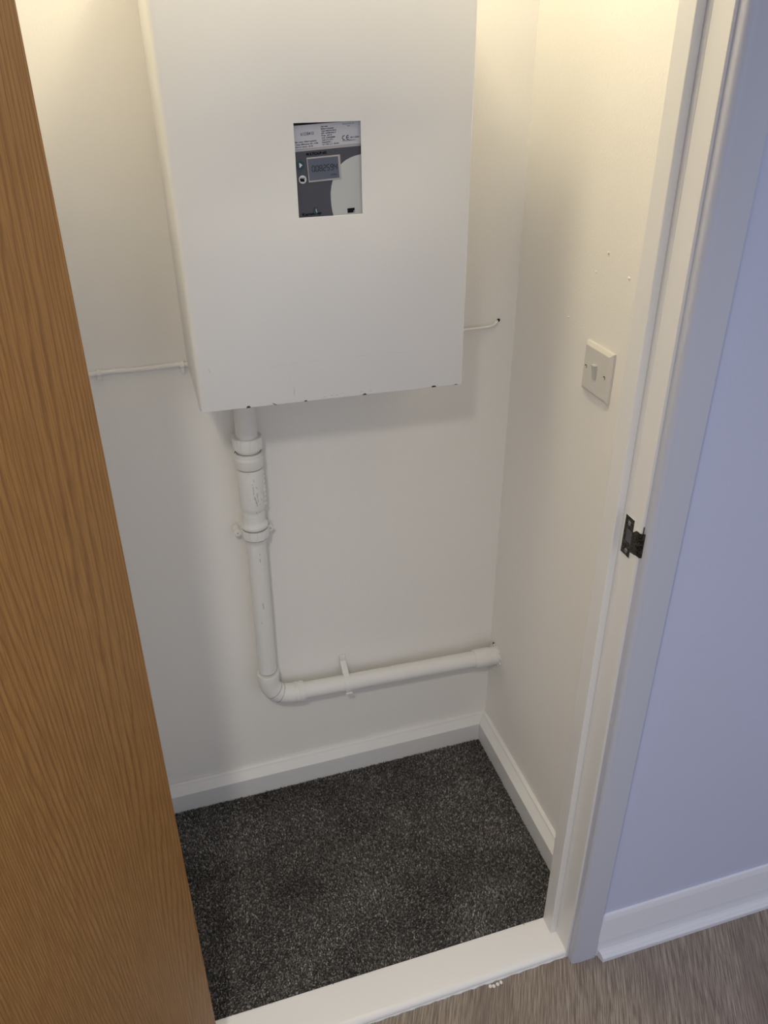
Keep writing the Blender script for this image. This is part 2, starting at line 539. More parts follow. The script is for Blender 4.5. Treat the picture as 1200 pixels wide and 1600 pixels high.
# ------------------------------------------------------------------ carpet
def carpet():
    sp_ = 0.0030
    xs = np.arange(XL + T, -T + 0.0005, sp_)
    ys = np.arange(-0.5445, -T + 0.0065, sp_ * 0.9)
    X, Y = np.meshgrid(xs, ys)
    X = X + (np.arange(len(ys)) % 2)[:, None] * sp_ / 2
    X = X.ravel() + RNG.normal(0, 0.0006, X.size)
    Y = Y.ravel() + RNG.normal(0, 0.0006, Y.size)
    back = -0.5443 + (X - LF) * (0.0071 / 0.737)
    keep = (Y > back + 0.001) & (X < -T - 0.0008) & (Y < BKY(X) - T - 0.0008) & ~((X > -0.0945) & (Y < LY + 0.001)) & ~((X < -0.803) & (Y < LY + 0.001))
    X, Y = X[keep], Y[keep]
    n = len(X)
    # combed by feet: slowly turning lean
    def fld(a, b, c):
        return np.sin(X * a + np.sin(Y * b + c) * 1.7 + c) * np.cos(Y * b * 0.8 + np.sin(X * a * 0.6 - c) * 1.4)
    lx = 0.0011 * fld(13, 17, 0.4) + RNG.normal(0, 0.0008, n)
    ly = 0.0011 * fld(19, 11, 2.1) + RNG.normal(0, 0.0008, n)
    h = 0.0068 + RNG.normal(0, 0.0007, n)
    r = 0.00165 + RNG.normal(0, 0.0002, n)
    ph = RNG.uniform(0, 6.28, n)
    sh = np.clip(RNG.beta(1.6, 2.6, n) + 0.09 * fld(7, 11, 1.0) + 0.06 * fld(21, 27, 3.0), 0, 1)
    lev = [(0.0, 0.85), (0.45, 1.05), (0.82, 0.85), (1.0, 0.35)]
    K = 5
    V = np.zeros((n, len(lev) * K, 3))
    for li, (t, rr) in enumerate(lev):
        for k in range(K):
            a = ph + 2 * np.pi * k / K + t * 1.3
            V[:, li * K + k, 0] = X + lx * t * t * 1.6 + r * rr * np.cos(a)
            V[:, li * K + k, 1] = Y + ly * t * t * 1.6 + r * rr * np.sin(a)
            V[:, li * K + k, 2] = -0.0055 + h * t
    F = []
    for li in range(len(lev) - 1):
        for k in range(K):
            F.append((li * K + k, li * K + (k + 1) % K, (li + 1) * K + (k + 1) % K, (li + 1) * K + k))
    F = np.array(F)
    nv = len(lev) * K
    idx = (F[None] + (np.arange(n) * nv)[:, None, None]).reshape(-1)
    top = (np.arange(K) + (len(lev) - 1) * K)[None] + (np.arange(n) * nv)[:, None]
    # backing sheet
    bv = np.array([(LF, -0.5443, -0.003), (-0.0945, -0.5374, -0.003), (-T, -0.5374, -0.003), (-T, BKY(-T) - T, -0.003), (LF, BKY(LF) - T, -0.003), (XL + T, -T, -0.003), (XL + T, -0.5374, -0.003)])
    allv = np.concatenate([V.reshape(-1, 3), bv])
    b0 = n * nv
    loops = np.concatenate([idx, top.reshape(-1), np.array([0, 1, 2, 3, 4]) + b0])
    starts = np.concatenate([np.arange(len(idx) // 4) * 4, len(idx) + np.arange(n) * K, [len(idx) + n * K]])
    tot = np.concatenate([np.full(len(idx) // 4, 4), np.full(n, K), [5]])
    me = bpy.data.meshes.new('carpet')
    me.vertices.add(len(allv)); me.loops.add(len(loops)); me.polygons.add(len(starts))
    me.vertices.foreach_set('co', allv.reshape(-1).astype(np.float32))
    me.loops.foreach_set('vertex_index', loops.astype(np.int32))
    me.polygons.foreach_set('loop_start', starts.astype(np.int32))
    me.polygons.foreach_set('loop_total', tot.astype(np.int32))
    me.polygons.foreach_set('use_smooth', np.ones(len(starts), bool))
    me.update(calc_edges=True)
    at = me.attributes.new('tuft_shade', 'FLOAT', 'POINT')
    at.data.foreach_set('value', np.concatenate([np.repeat(sh, nv), np.zeros(len(bv))]).astype(np.float32))
    o = link('carpet', me, M['carpet'])
    tag(o, 'flecked charcoal grey cut pile carpet on the cupboard floor', 'carpet', None, 'stuff')
carpet()

# ------------------------------------------------------------------ meter cover box
X0, X1, YF, Z0, Z1 = -0.6510, -0.2110, -0.250, 1.1245, 1.800
ZB = lambda x: 1.1268 - (x - X0) / (X1 - X0) * 0.0044       # lower edge hangs slightly low on the right
WX0, WX1, WZ0, WZ1 = -0.4760, -0.3807, 1.4084, 1.5322
cover = empty('meter_cover', ((X0 + X1) / 2, 0, Z0), 'large white painted steel meter cover on the back wall with a viewing window', 'meter cover')
def cover_shell():
    r = 0.009
    path = [(X0, 0.0), (X0, YF + r)]
    path += [(X0 + r - r * math.cos(math.radians(a)), YF + r - r * math.sin(math.radians(a))) for a in (18, 36, 54, 72, 90)]
    path += [(WX0, YF), (WX1, YF)]
    rr = 0.0035
    path += [(X1 - rr + rr * math.sin(math.radians(a)), YF + rr - rr * math.cos(math.radians(a))) for a in (0, 22, 45, 67, 90)]
    path += [(X1, 0.0)]
    wi = path.index((WX0, YF))
    zs = [Z0, WZ0, WZ1, Z1]
    bm = bmesh.new()
    G = [[bm.verts.new((x, y, z)) for x, y in path] for z in zs]
    for v, (x, y) in zip(G[0], path):
        v.co.z = ZB(x)
    for j in range(3):
        for i in range(len(path) - 1):
            if j == 1 and i == wi:
                continue
            bm.faces.new((G[j][i], G[j][i + 1], G[j + 1][i + 1], G[j + 1][i]))
    # bottom return, stops short of the pipe
    return bm
bm = cover_shell()
me = bpy.data.meshes.new('cover_shell')
bm.to_mesh(me); bm.free()
shell = link('cover_shell', me, M['metalpaint'], cover)
so = shell.modifiers.new('sheet', 'SOLIDIFY')
so.thickness = 0.0018
so.offset = -1
be = shell.modifiers.new('edge', 'BEVEL'); be.width = 0.0005; be.segments = 2; be.limit_method = 'ANGLE'; be.angle_limit = math.radians(50)
me.polygons.foreach_set('use_smooth', [True] * len(me.polygons))
me.set_sharp_from_angle(angle=math.radians(35))
obj('top_flange', bx(X0 + 0.002, X1 - 0.002, YF + 0.002, -0.0005, Z1 - 0.004, Z1 - 0.002), M['metalpaint'], cover)
obj('bottom_flange', bx(X0 + 0.003, X1 - 0.003, YF + 0.002, YF + 0.180, Z0 + 0.0035, Z0 + 0.0053), M['metalpaint'], cover, bevel=0.0005)
# chips and scuffs in the paint
def chip(cx, cz, w, h, k=8, mat='dark', up=True):
    bm = bmesh.new()
    pts = [(cx - w / 2, cz)]
    for i in range(k + 1):
        a = math.pi * i / k
        pts.append((cx - math.cos(a) * w / 2 * (1 + 0.15 * random.uniform(-1, 1)), cz + math.sin(a) * h * (1 + 0.2 * random.uniform(-1, 1))))
    flat(bm, pts[1:], YF - 0.0003, YF + 0.0004)
    return bm
for cx, w, h in ((-0.5757, 0.0066, 0.0034), (-0.4829, 0.0050, 0.0020), (-0.3837, 0.0066, 0.0026), (-0.2627, 0.0078, 0.0028), (-0.2230, 0.0055, 0.0011)):
    obj('paint_chip', chip(cx, ZB(cx) - 0.0002, w, h), M['dark'], cover)
def scratch(name, pts, w, mat):
    bm = bmesh.new()
    pts = [Vector((p[0], 0, p[1])) for p in pts]
    up, dn = [], []
    for i, p in enumerate(pts):
        d = (pts[min(i + 1, len(pts) - 1)] - pts[max(0, i - 1)]).normalized()
        nrm = Vector((-d.z, 0, d.x))
        ww = w * (0.3 if i in (0, len(pts) - 1) else random.uniform(0.6, 1.0)) / 2
        up.append((p.x + nrm.x * ww, p.z + nrm.z * ww)); dn.append((p.x - nrm.x * ww, p.z - nrm.z * ww))
    flat(bm, up + dn[::-1], YF - 0.00015, YF + 0.0003)
    return obj(name, bm, mat, cover)
scratch('scratch', [(-0.5375, 1.1290), (-0.5340, 1.1268), (-0.5300, 1.1250)], 0.0015, M['dark'])
scratch('scratch', [(-0.5000, 1.1517), (-0.5005, 1.1440), (-0.5011, 1.1354)], 0.0008, M['scuff'])
scratch('scratch', [(-0.6313, 1.1979), (-0.6300, 1.1940), (-0.6283, 1.1903)], 0.0008, M['scuff'])
for a, b in (((-0.539, 1.190), (-0.490, 1.191)), ((-0.474, 1.1910), (-0.453, 1.1912)), ((-0.400, 1.1914), (-0.368, 1.1907)), ((-0.345, 1.1907), (-0.303, 1.1880))):
    scratch('scuff_mark', [a, ((a[0] + b[0]) / 2, (a[1] + b[1]) / 2 + 0.0006), b], 0.00035, M['faint'])
for cx, cz in ((-0.454, 1.1290), (-0.442, 1.1297), (-0.434, 1.1292), (-0.426, 1.1310), (-0.392, 1.1300), (-0.376, 1.1298)):
    scratch('scuff_mark', [(cx, cz), (cx + 0.003, cz + 0.0003), (cx + 0.006, cz)], 0.0006, M['scuff'])

# ------------------------------------------------------------------ heat meter behind the window (local millimetres)
MM = 0.000925
YM = -0.2455
meter = empty('heat_meter', (-0.42687, 0.0, 1.46963), 'grey heat meter seen through the window of the white cover', 'meter', rot=(0, -math.radians(2.75), 0))
def mflat(name, poly, mat, front, back, parent=meter, bevel=0.0):
    bm = flat(bmesh.new(), [(p * MM, q * MM) for p, q in poly], YM - front * MM, YM + back * MM)
    return obj(name, bm, mat, parent, world=False, bevel=bevel)
rect = lambda a, b, c, d: [(a, c), (b, c), (b, d), (a, d)]
mflat('meter_body', rect(-62, 72, -88, 66.5), M['m_body'], -0.6, 262, bevel=0.0015)
mflat('label_plate', rect(-61, 71, 34, 66), M['m_label'], 0.0, 2)
mflat('label_border', rect(-61, 71, 30.5, 33.6), M['m_frame'], 0.15, 2)
curve = [(71, 19), (60, 19), (51.4, 18.3), (43, 17.3), (34.5, 15.2), (27, 12.4), (21.3, 9), (15.5, 4), (10, -2.8), (6.5, -8.5), (3.9, -14), (0.6, -23), (-1.4, -32), (-2.0, -42), (-2.0, -52), (-1.2, -60), (0.3, -68), (4, -78), (8, -87)]
mflat('front_panel', [(71, 30.3)] + curve[:] + [(-61, -87), (-61, 30.3)], M['m_dark'], 0.0, 2)
mflat('pale_cover', [(p + 0.05, q) for p, q in curve] + [(71, -87)], M['m_light'], 0.5, 2)
# screen
scr = mflat('screen_frame', rect(-34.5, 18.2, -14.4, 21.0), M['m_frame'], 0.9, 2, bevel=0.0004)
mflat('screen', rect(-33.2, 14.6, -11.8, 19.0), M['lcd'], 1.0, 1)
def seven(ch, ox, oz, w, h, t, slant=0.06):
    segs = {'0': 'abcdef', '1': 'bc', '2': 'abged', '4': 'fgbc', '5': 'afgcd', '8': 'abcdefg', '9': 'abcdfg'}[ch]
    R = {'a': (0.12, 0.88, 1, 1, 0), 'd': (0.12, 0.88, 0, 0, 0), 'g': (0.12, 0.88, .5, .5, 0), 'f': (0, 0, .54, .96, 1), 'e': (0, 0, .04, .46, 1), 'b': (1, 1, .54, .96, 1), 'c': (1, 1, .04, .46, 1)}
    out = []
    for s in segs:
        x0, x1, z0, z1, v = R[s]
        if v:
            q = [(x0 * w - t / 2, z0 * h), (x0 * w + t / 2, z0 * h), (x0 * w + t / 2, z1 * h), (x0 * w - t / 2, z1 * h)]
        else:
            q = [(x0 * w, z0 * h - t / 2), (x1 * w, z0 * h - t / 2), (x1 * w, z0 * h + t / 2), (x0 * w, z0 * h + t / 2)]
        out.append([(ox + p + z * slant, oz + z) for p, z in q])
    return out
bm = bmesh.new()
for i, ch in enumerate('0082594'):
    for q in seven(ch, -27.6 + i * 5.85, 0.6, 3.9, 8.0, 1.05):
        flat(bm, [(a * MM, b * MM) for a, b in q], YM - 1.1 * MM, YM - 0.9 * MM)
obj('screen_digits', bm, M['lcdink'], meter, world=False)

def text(name, s, x, z, size, mat, front=0.12, width=None, parent=meter, bold=0.0):
    cu = bpy.data.curves.new(name, 'FONT')
    cu.body = s
    cu.size = size * MM
    cu.extrude = 0.00004
    cu.offset = bold * MM
    cu.resolution_u = 3
    tmp = bpy.data.objects.new(name, cu)
    COL.objects.link(tmp)
    dg = bpy.context.evaluated_depsgraph_get()
    me = bpy.data.meshes.new_from_object(tmp.evaluated_get(dg))
    bpy.data.objects.remove(tmp)
    xs = [v.co.x for v in me.vertices]
    k = 1.0 if width is None else width * MM / (max(xs) - min(xs))
    x00 = min(xs)
    for v in me.vertices:
        v.co = Vector((x * MM + (v.co.x - x00) * k, YM - front * MM - v.co.z, z * MM + v.co.y))
    me.name = name
    o = bpy.data.objects.new(name, me)
    me.materials.clear(); me.materials.append(mat)
    COL.objects.link(o)
    o.parent = parent
    return o
text('unit_text', 'kWh', 1.2, -7.6, 4.0, M['lcdink'], 1.1, width=9.5)
text('model_text', 'MULTICAL® 602', -34.2, 24.0, 4.9, M['ink'], 0.12, width=32, bold=0.24)
text('maker_text', 'Kamstrup', -49.6, -62.2, 5.8, M['ink'], 0.12, width=31, bold=0.26)
text('serial_number', '61538410', -39.8, 51.8, 6.4, M['greyink'], width=20, bold=0.05)
lines = [('Heat meter', 61.0, 11), ('Made in Denmark', 57.9, 20), ('Type: 602C0110A13', 54.8, 23.5), ('S/N:  61538410/A/13', 51.7, 22.5), ('Prog:  34719', 48.6, 16), ('Con:  3450200080', 45.5, 21), ('Tamb: 5°C...55°C', 42.4, 17.5), ('Pulses/kWh 1', 39.3, 15), ('3.6 V  IP54  cl. C   EN1434', 36.2, 26)]
for s, z, w in lines:
    text('label_print', s, -8.0, z, 2.5, M['greyink'], width=w, bold=0.09)
for s, z, w in (('Min. count:  5538.4 imp/kWh', 42.6, 33), ('Temp difference: 3K...170K', 39.2, 36), ('Flow in return:  50 l/h', 35.8, 27)):
    text('label_print', s, -49.5, z, 2.4, M['greyink'], width=w, bold=0.09)
text('label_print', 'Battery: D-cell  2011', 26, 62.0, 2.3, M['greyink'], width=18)
text('label_print', '10yr', 33, 59.0, 2.3, M['greyink'], width=4.5)
text('label_print', 'DK-0200-MI004-013', 24, 38.8, 2.4, M['greyink'], width=20, bold=0.03)
# conformity mark: open C and E arcs
bm = bmesh.new()
for cx, bar in ((27.0, False), (33.2, True)):
    o_ = arc(cx, 43.8, 3.3, 70, 290, 14)
    i_ = arc(cx, 43.8, 2.35, 290, 70, 14)
    pts = o_ + i_
    flat(bm, [(a * MM, b * MM) for a, b in pts], YM - 0.16 * MM, YM - 0.05 * MM)
    if bar:
        flat(bm, [(a * MM, b * MM) for a, b in rect(cx - 2.6, cx + 0.9, 43.35, 44.25)], YM - 0.17 * MM, YM - 0.05 * MM)
obj('conformity_mark', bm, M['ink'], meter, world=False)
text('label_print', 'M11 0200', 37.0, 42.4, 3.0, M['greyink'], width=13.5, bold=0.05)
# buttons and emblem
circ = lambda cx, cz, r, n=28: [(cx + r * math.cos(2 * math.pi * i / n), cz + r * math.sin(2 * math.pi * i / n)) for i in range(n)]
b1 = mflat('play_button', circ(-44.6, 11.4, 6.4), M['teal'], 0.6, 1, bevel=0.0004)
b1['label'] = 'round teal button'
mflat('play_symbol', [(-46.6, 7.6), (-41.6, 11.4), (-46.6, 15.2)], M['white'], 0.75, 0, parent=b1)
b2 = mflat('menu_button', circ(-43.6, -9.2, 6.0), M['white'], 0.6, 1, bevel=0.0004)
b2['label'] = 'round white button'
mflat('menu_symbol', [(-47.2, -11.8), (-41.4, -12.6), (-39.8, -7.8), (-40.6, -6.6), (-46.4, -6.0), (-48.0, -8.2)], M['ink'], 0.75, 0, parent=b2)
mflat('menu_symbol_line', [(-46.6, -7.2), (-41.6, -7.9), (-40.2, -11.0), (-39.9, -10.6), (-41.2, -7.4), (-46.4, -6.8)], M['white'], 0.85, 0, parent=b2)
em = mflat('emblem', [(-28.2 + p, -56.2 + q) for p, q in [(4.0 * math.cos(math.radians(a)), 5.6 * math.sin(math.radians(a)) * (1.0 if a < 180 else 0.85)) for a in range(0, 360, 15)]], M['teal'], 0.25, 0.5)
mflat('emblem_swirl', [(-26.6, -53.0), (-27.6, -54.6), (-27.5, -57), (-26.2, -59.8), (-25.4, -59.0), (-26.2, -56.6), (-26.3, -54.4)], M['m_label'], 0.35, 0, parent=em)
ip = mflat('infrared_port', rect(23.4, 35.4, -65.6, -58.4), M['ink'], 0.7, 0.5, bevel=0.0003)
mflat('port_lens', [(32.6, -65.0), (35.0, -65.0), (35.0, -61.8), (33.8, -62.4)], M['m_body'], 0.8, 0, parent=ip)

# ------------------------------------------------------------------ waste pipe
PY = -0.036
PR = 0.0202
def ax(z):                               # centre line of the leaning upright
    return Vector((-0.5601 - (1.034 - z) * 0.0138, PY, z))
pipe = empty('waste_pipe', (-0.567, PY, 0.31), 'white painted waste pipe dropping from the meter cover and turning right along the wall', 'pipe')
AX = (ax(1.0) - ax(0.5)).normalized()
def seg(z0, z1):
    return [ax(z0), ax((z0 + z1) / 2), ax(z1)]
obj('upper_pipe', tube(seg(0.92, 1.25), PR + 0.0006, 36), M['pipe'], pipe, smooth=50)
def along(z0, prof, n=48, mod=None):
    return lathe(ax(z0), AX, prof, n, mod)
def ribbed(k, n, t, r):
    return r + (0.0007 if (k % 8) in (0, 1) else 0.0) if r > 0.024 else r
# nut above
nutp = [(0.0, 0.0235), (0, 0.0268), (0.001, 0.0274), (0.022, 0.0284), (0.0245, 0.0278), (0.0255, 0.0262), (0.0255, 0.0222)]
obj('compression_nut', along(0.9555, nutp, 96, lambda k, n, t, r: r + (0.0011 if (k % 8) < 1 else 0.0) if r > 0.027 else r), M['pipe'], pipe, smooth=25)
body = [(0, 0.0195), (0, 0.0215), (0.0115, 0.0222), (0.012, 0.0225), (0.018, 0.0244), (0.0225, 0.0252), (0.104, 0.0262), (0.1055, 0.0256), (0.1058, 0.0238), (0.1082, 0.0238), (0.1085, 0.0268), (0.1105, 0.0278), (0.128, 0.0284), (0.1325, 0.0262), (0.1330, 0.0272), (0.1380, 0.0272), (0.1395, 0.0262), (0.1400, 0.0236), (0.1470, 0.0236), (0.1475, 0.020)]
vb = obj('valve_body', along(0.8085, body, 64), M['pipe'], pipe, smooth=25)
def dirt_line(parent, z0, r, w=0.0010):  # thin dark ring drawn as the dirt line in a groove
    obj('groove_dirt_line', along(z0, [(0, r - 0.004), (0, r), (w, r), (w, r - 0.004)], 48), M['groove'], parent, smooth=30)
dirt_line(vb, 0.8085 + 0.1062, 0.0250)
dirt_line(vb, 0.8085 + 0.1412, 0.0252, 0.0014)
# moulded grip bumps down its right side, flow arrow and worn marks on its face
bm = bmesh.new()
for i in range(8):
    c = ax(0.833 + i * 0.0098)
    blob((c.x + 0.0214, c.y - 0.0045, c.z), 0.0066, bm, sx=0.95, sy=1.2, sz=0.88, seg=14)
obj('grip_bump', bm, M['pipe'], vb, smooth=180)
def on_body(a, z, r):
    c = ax(z)
    return (c.x + r * math.sin(a), c.y - r * math.cos(a), z)
bm = bmesh.new()
tube([on_body(0.45, 0.872, 0.0258), on_body(0.75, 0.861, 0.0258), on_body(0.98, 0.866, 0.0258)], 0.0007, 6, bm)
tube([on_body(0.45, 0.872, 0.0258), on_body(0.20, 0.862, 0.0258)], 0.0007, 6, bm)
obj('flow_arrow', bm, M['pipe'], vb, smooth=180)
def mark(parent, a0, z0, a1, z1, r, w, mat):
    bm = tube([on_body(a0 + (a1 - a0) * i / 4, z0 + (z1 - z0) * i / 4, r) for i in range(5)], w, 5)
    obj('scratch', bm, mat, parent, smooth=180)
for a0, z0, a1, z1 in ((0.02, 0.883, 0.02, 0.865), (0.22, 0.882, 0.32, 0.877), (0.05, 0.861, 0.05, 0.855), (0.12, 0.858, 0.16, 0.845), (0.2, 0.848, 0.22, 0.838), (0.45, 0.842, 0.47, 0.840), (0.08, 0.898, 0.1, 0.893), (0.25, 0.868, 0.33, 0.862), (0.3, 0.853, 0.33, 0.848), (0.62, 0.851, 0.66, 0.849), (0.1, 0.826, 0.12, 0.822), (0.28, 0.862, 0.30, 0.856), (-0.02, 0.889, -0.02, 0.886), (0.16, 0.92, 0.18, 0.915), (0.05, 0.925, 0.06, 0.92)):
    mark(vb, a0, z0, a1, z1, 0.0259, 0.00042, M['groove'])
mark(vb, -1.15, 0.957, -0.95, 0.953, 0.0282, 0.0006, M['dark'])
mark(vb, -1.35, 0.951, -1.15, 0.957, 0.0282, 0.0005, M['dark'])
# nut below
lowp = [(0, 0.0205), (0, 0.0226), (0.0060, 0.0242), (0.0075, 0.0250), (0.0080, 0.0238), (0.0100, 0.0238), (0.0104, 0.0266), (0.0285, 0.0280), (0.0305, 0.0276), (0.0308, 0.0242), (0.0335, 0.0242), (0.0340, 0.0262), (0.0355, 0.0272), (0.0405, 0.0272), (0.0430, 0.0258), (0.0480, 0.0236), (0.0510, 0.0231), (0.0650, 0.0231), (0.0660, 0.018)]
ln = obj('compression_nut', along(0.7470, lowp, 96, lambda k, n, t, r: r + (0.0012 if (k % 8) < 1 and 0.0102 < t < 0.0306 else 0.0)), M['pipe'], pipe, smooth=25)
dirt_line(ln, 0.7470 + 0.0084, 0.0256, 0.0012)
dirt_line(ln, 0.7470 + 0.0312, 0.0258, 0.0014)
lp = obj('lower_pipe', tube(seg(0.40, 0.78), PR, 36), M['pipe'], pipe, smooth=50)
for a0, z0, a1, z1 in ((0.1, 0.712, 0.1, 0.704), (0.14, 0.724, 0.15, 0.721), (0.0, 0.60, 0.05, 0.585), (-0.3, 0.55, -0.28, 0.547)):
    mark(lp, a0, z0, a1, z1, PR, 0.0006, M['groove'])
# swept elbow
hz = lambda x: 0.3160 - (x + 0.52) * 0.034
ct = ax(0.376)
end = Vector((-0.510, PY, hz(-0.510)))
R_ = 0.058
pts = []
corner = Vector((ct.x - 0.0005, PY, hz(-0.57)))
for i in range(25):
    t = i / 24
    a = ct * (1 - t) ** 2 + corner * 2 * t * (1 - t) + end * t ** 2
    pts.append(a)
rad = []
for i in range(25):
    rad.append(0.0232)
el = obj('elbow', tube(pts, rad, 40), M['pipe'], pipe, smooth=50)
def ring_at(i, r, w):
    d = (pts[min(i + 1, 24)] - pts[max(i - 1, 0)]).normalized()
    return lathe(pts[i] - d * w / 2, d, [(0, 0.02), (0, r), (w, r), (w, 0.02)], 40)
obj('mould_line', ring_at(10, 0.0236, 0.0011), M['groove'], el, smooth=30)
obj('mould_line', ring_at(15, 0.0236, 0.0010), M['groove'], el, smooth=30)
obj('elbow_collar', lathe(ct - AX * 0.002, AX, [(0, 0.02), (0, 0.0246), (0.017, 0.0250), (0.0185, 0.0246), (0.0188, 0.0236), (0.0188, 0.02)], 44), M['pipe'], el, smooth=30)
HD = (Vector((-0.1, 0, hz(-0.1))) - Vector((-0.5, 0, hz(-0.5)))).normalized()
obj('elbow_collar', lathe(end - HD * 0.002, HD, [(0, 0.02), (0, 0.0246), (0.006, 0.0248), (0.0065, 0.0238), (0.0085, 0.0238), (0.009, 0.0248), (0.020, 0.0248), (0.0215, 0.0240), (0.0215, 0.02)], 44), M['pipe'], el, smooth=30)
P = lambda x: Vector((x, PY, hz(x)))
obj('level_pipe', tube([P(-0.53), P(-0.3), P(-0.01)], PR, 36), M['pipe'], pipe, smooth=50)
obj('end_socket', lathe(P(-0.062), HD, [(0, 0.0202), (0, 0.0222), (0.002, 0.0232), (0.040, 0.0236), (0.043, 0.0225), (0.045, 0.0222), (0.061, 0.0226), (0.0655, 0.0226)], 44), M['pipe'], pipe, smooth=30)

# clip holding the upright (two ears screwed to the wall)
def clip_up():
    z = 0.7655
    c = ax(z)
    cl = empty('pipe_clip', (c.x, 0, z), 'white pipe clip with two screwed ears behind the upright waste pipe', 'pipe clip', None)
    for s in (-1, 1):
        bm = bmesh.new()
        cx_ = c.x + (0.0305 if s > 0 else -0.0345)
        prism([(cx_ + p, z + q) for p, q in circ(0, 0, 0.0080, 20)], lambda p, q, t: (p, t, q), -0.004, -0.0305, bm)
        a, b = sorted((cx_, c.x + s * 0.022))
        box(bm, a, b, -0.0290, -0.006, z - 0.0055, z + 0.0055)
        obj('clip_ear', bm, M['pipe'], cl, bevel=0.0012)
    obj('clip_base', bx(c.x - 0.030, c.x + 0.030, -0.008, 0.0, z - 0.007, z + 0.007), M['pipe'], cl, bevel=0.001)
    for s in (-1, 1):
        xs_ = c.x + (0.0325 if s > 0 else -0.0350)
        obj('screw', tube([(xs_, -0.0285, z), (xs_, -0.0306, z)], 0.0011, 12), M['dark'], cl)
clip_up()
# strap clip on the level run
def clip_level():
    x = -0.3865
    c = P(x)
    w = 0.0075
    cl = empty('pipe_clip', (x, 0, c.z), 'white strap clip holding the level waste pipe to the wall', 'pipe clip', None)
    r0, r1 = PR + 0.0002, PR + 0.0022
    poly = arc(PY, c.z, r1, 100, 315, 26) + arc(PY, c.z, r0, 315, 100, 26)
    bm = prism(poly, lambda p, q, t: (t, p, q), x - w, x + w)
    obj('strap', bm, M['pipe'], cl, smooth=30)
    zt = c.z + r1
    poly = [(PY - 0.004, zt - 0.0012), (PY + 0.014, zt + 0.010), (-0.0045, zt + 0.018), (-0.0045, zt + 0.034), (0.0, zt + 0.034), (0.0, zt - 0.004), (-0.012, zt - 0.006)]
    bm = prism(poly, lambda p, q, t: (t, p, q), x - w * 0.95, x + w * 0.95)
    obj('wall_tab', bm, M['pipe'], cl, bevel=0.0012)
    obj('screw', tube([(x, -0.0035, zt + 0.026), (x, -0.0056, zt + 0.026)], 0.0028, 12), M['pipe'], cl)
    obj('strap_buckle', bx(x - w * 1.05, x + w * 1.05, PY - r1 - 0.0012, PY - r1 + 0.003, c.z - 0.017, c.z - 0.0125), M['pipe'], cl, bevel=0.0006)
clip_level()
# ragged hole round the pipe where it leaves through the wall
bm = blob((-0.001, PY + 0.018, hz(0) + 0.0215), 0.0055, sx=0.25, sy=0.9, sz=0.9)
obj('wall_gap', bm, M['hole'], wall_right, smooth=180)
bm = bmesh.new()
for i in range(9):
    a = math.radians(20 + i * 36)
    blob((-0.001, PY + 0.0255 * math.cos(a), hz(0) + 0.0255 * math.sin(a)), 0.0028 + random.random() * 0.0016, bm, sx=0.5, seg=8)
obj('filler_ring', bm, M['wall'], wall_right, smooth=180)

# ------------------------------------------------------------------ cables and trunking
def cable_left():
    pts = []
    for i in range(31):
        x = -0.925 + i * 0.33 / 30
        z = 1.1228 + 0.0012 * math.sin((x + 0.8) * 26) + 0.0012 * math.sin((x + 0.7) * 47)
        pts.append((x, -0.0047, z))
    return pts
c1 = tag(obj('wall_cable', tube(cable_left(), 0.0048, 14), M['cable'], smooth=180), 'white painted cable clipped across the wall to the left of the meter cover', 'cable')
def cable_clip(x, z, label):
    cl = empty('cable_clip', (x, 0, z), label, 'cable clip', 'cable clips on the left cable')
    poly = arc(-0.0047, z, 0.0072, 80, 280, 14) + [(0, z - 0.0070), (0, z + 0.0070)]
    obj('saddle', prism(poly, lambda p, q, t: (t, p, q), x - 0.0037, x + 0.0037), M['cable'], cl, bevel=0.0006)
    obj('nail_block', bx(x - 0.0037, x + 0.0037, -0.0112, 0, z - 0.0130, z - 0.0040), M['cable'], cl, bevel=0.001)
    obj('nail', tube([(x, -0.010, z - 0.0088), (x, -0.0122, z - 0.0088)], 0.0019, 10), M['cable'], cl)
cable_clip(-0.8055, 1.1240, 'white cable clip on the left cable, beside the oak door edge')
cable_clip(-0.6613, 1.1225, 'white cable clip on the left cable, beside the meter cover')
# short cable to the right, bending into a hole
pts = [(-0.200 + i * 0.0133, -0.0034, 1.1308 + 0.0002 * i) for i in range(11)]
pts += [(-0.0585, -0.0034, 1.1331), (-0.050, -0.0028, 1.1345), (-0.043, -0.0012, 1.1372), (-0.0375, 0.0035, 1.1400), (-0.0335, 0.009, 1.1415)]
c2 = tag(obj('wall_cable', tube(pts, 0.0028, 12), M['cable'], smooth=180), 'short white cable from the right edge of the meter cover into a wall hole', 'cable')
bm = blob((-0.0330, 0.0052, 1.1422), 0.0036, sy=0.35, seg=12)
obj('cable_hole', bm, M['hole'], wall_back, smooth=180)

# ------------------------------------------------------------------ light switch
SY, SZ = -0.3272, 1.1468
sx_ = 0.0085 * SZ / CZ
sw = empty('light_switch', (sx_, SY, SZ - 0.043), 'square white single rocker light switch on the right cupboard wall', 'light switch')
def plate():
    bm = bmesh.new()
    x0 = sx_ + 0.0002
    hole = (0.0075, 0.0135)
    prof = [(0.0430, 0.0), (0.0430, 0.0045), (0.0375, 0.0088), (0.0365, 0.0092)]
    rings = []
    for h, d in prof:
        rings.append([bm.verts.new((x0 - d, SY + a * h, SZ + b * h)) for a, b in ((-1, -1), (1, -1), (1, 1), (-1, 1))])
    for a, b in zip(rings, rings[1:]):
        for k in range(4):
            bm.faces.new((a[k], a[(k + 1) % 4], b[(k + 1) % 4], b[k]))
    bm.faces.new(rings[0][::-1])
    bm.faces.new(rings[-1])
    return bm
obj('plate', plate(), M['plastic'], sw, bevel=0.0006)
fx = sx_ - 0.0090
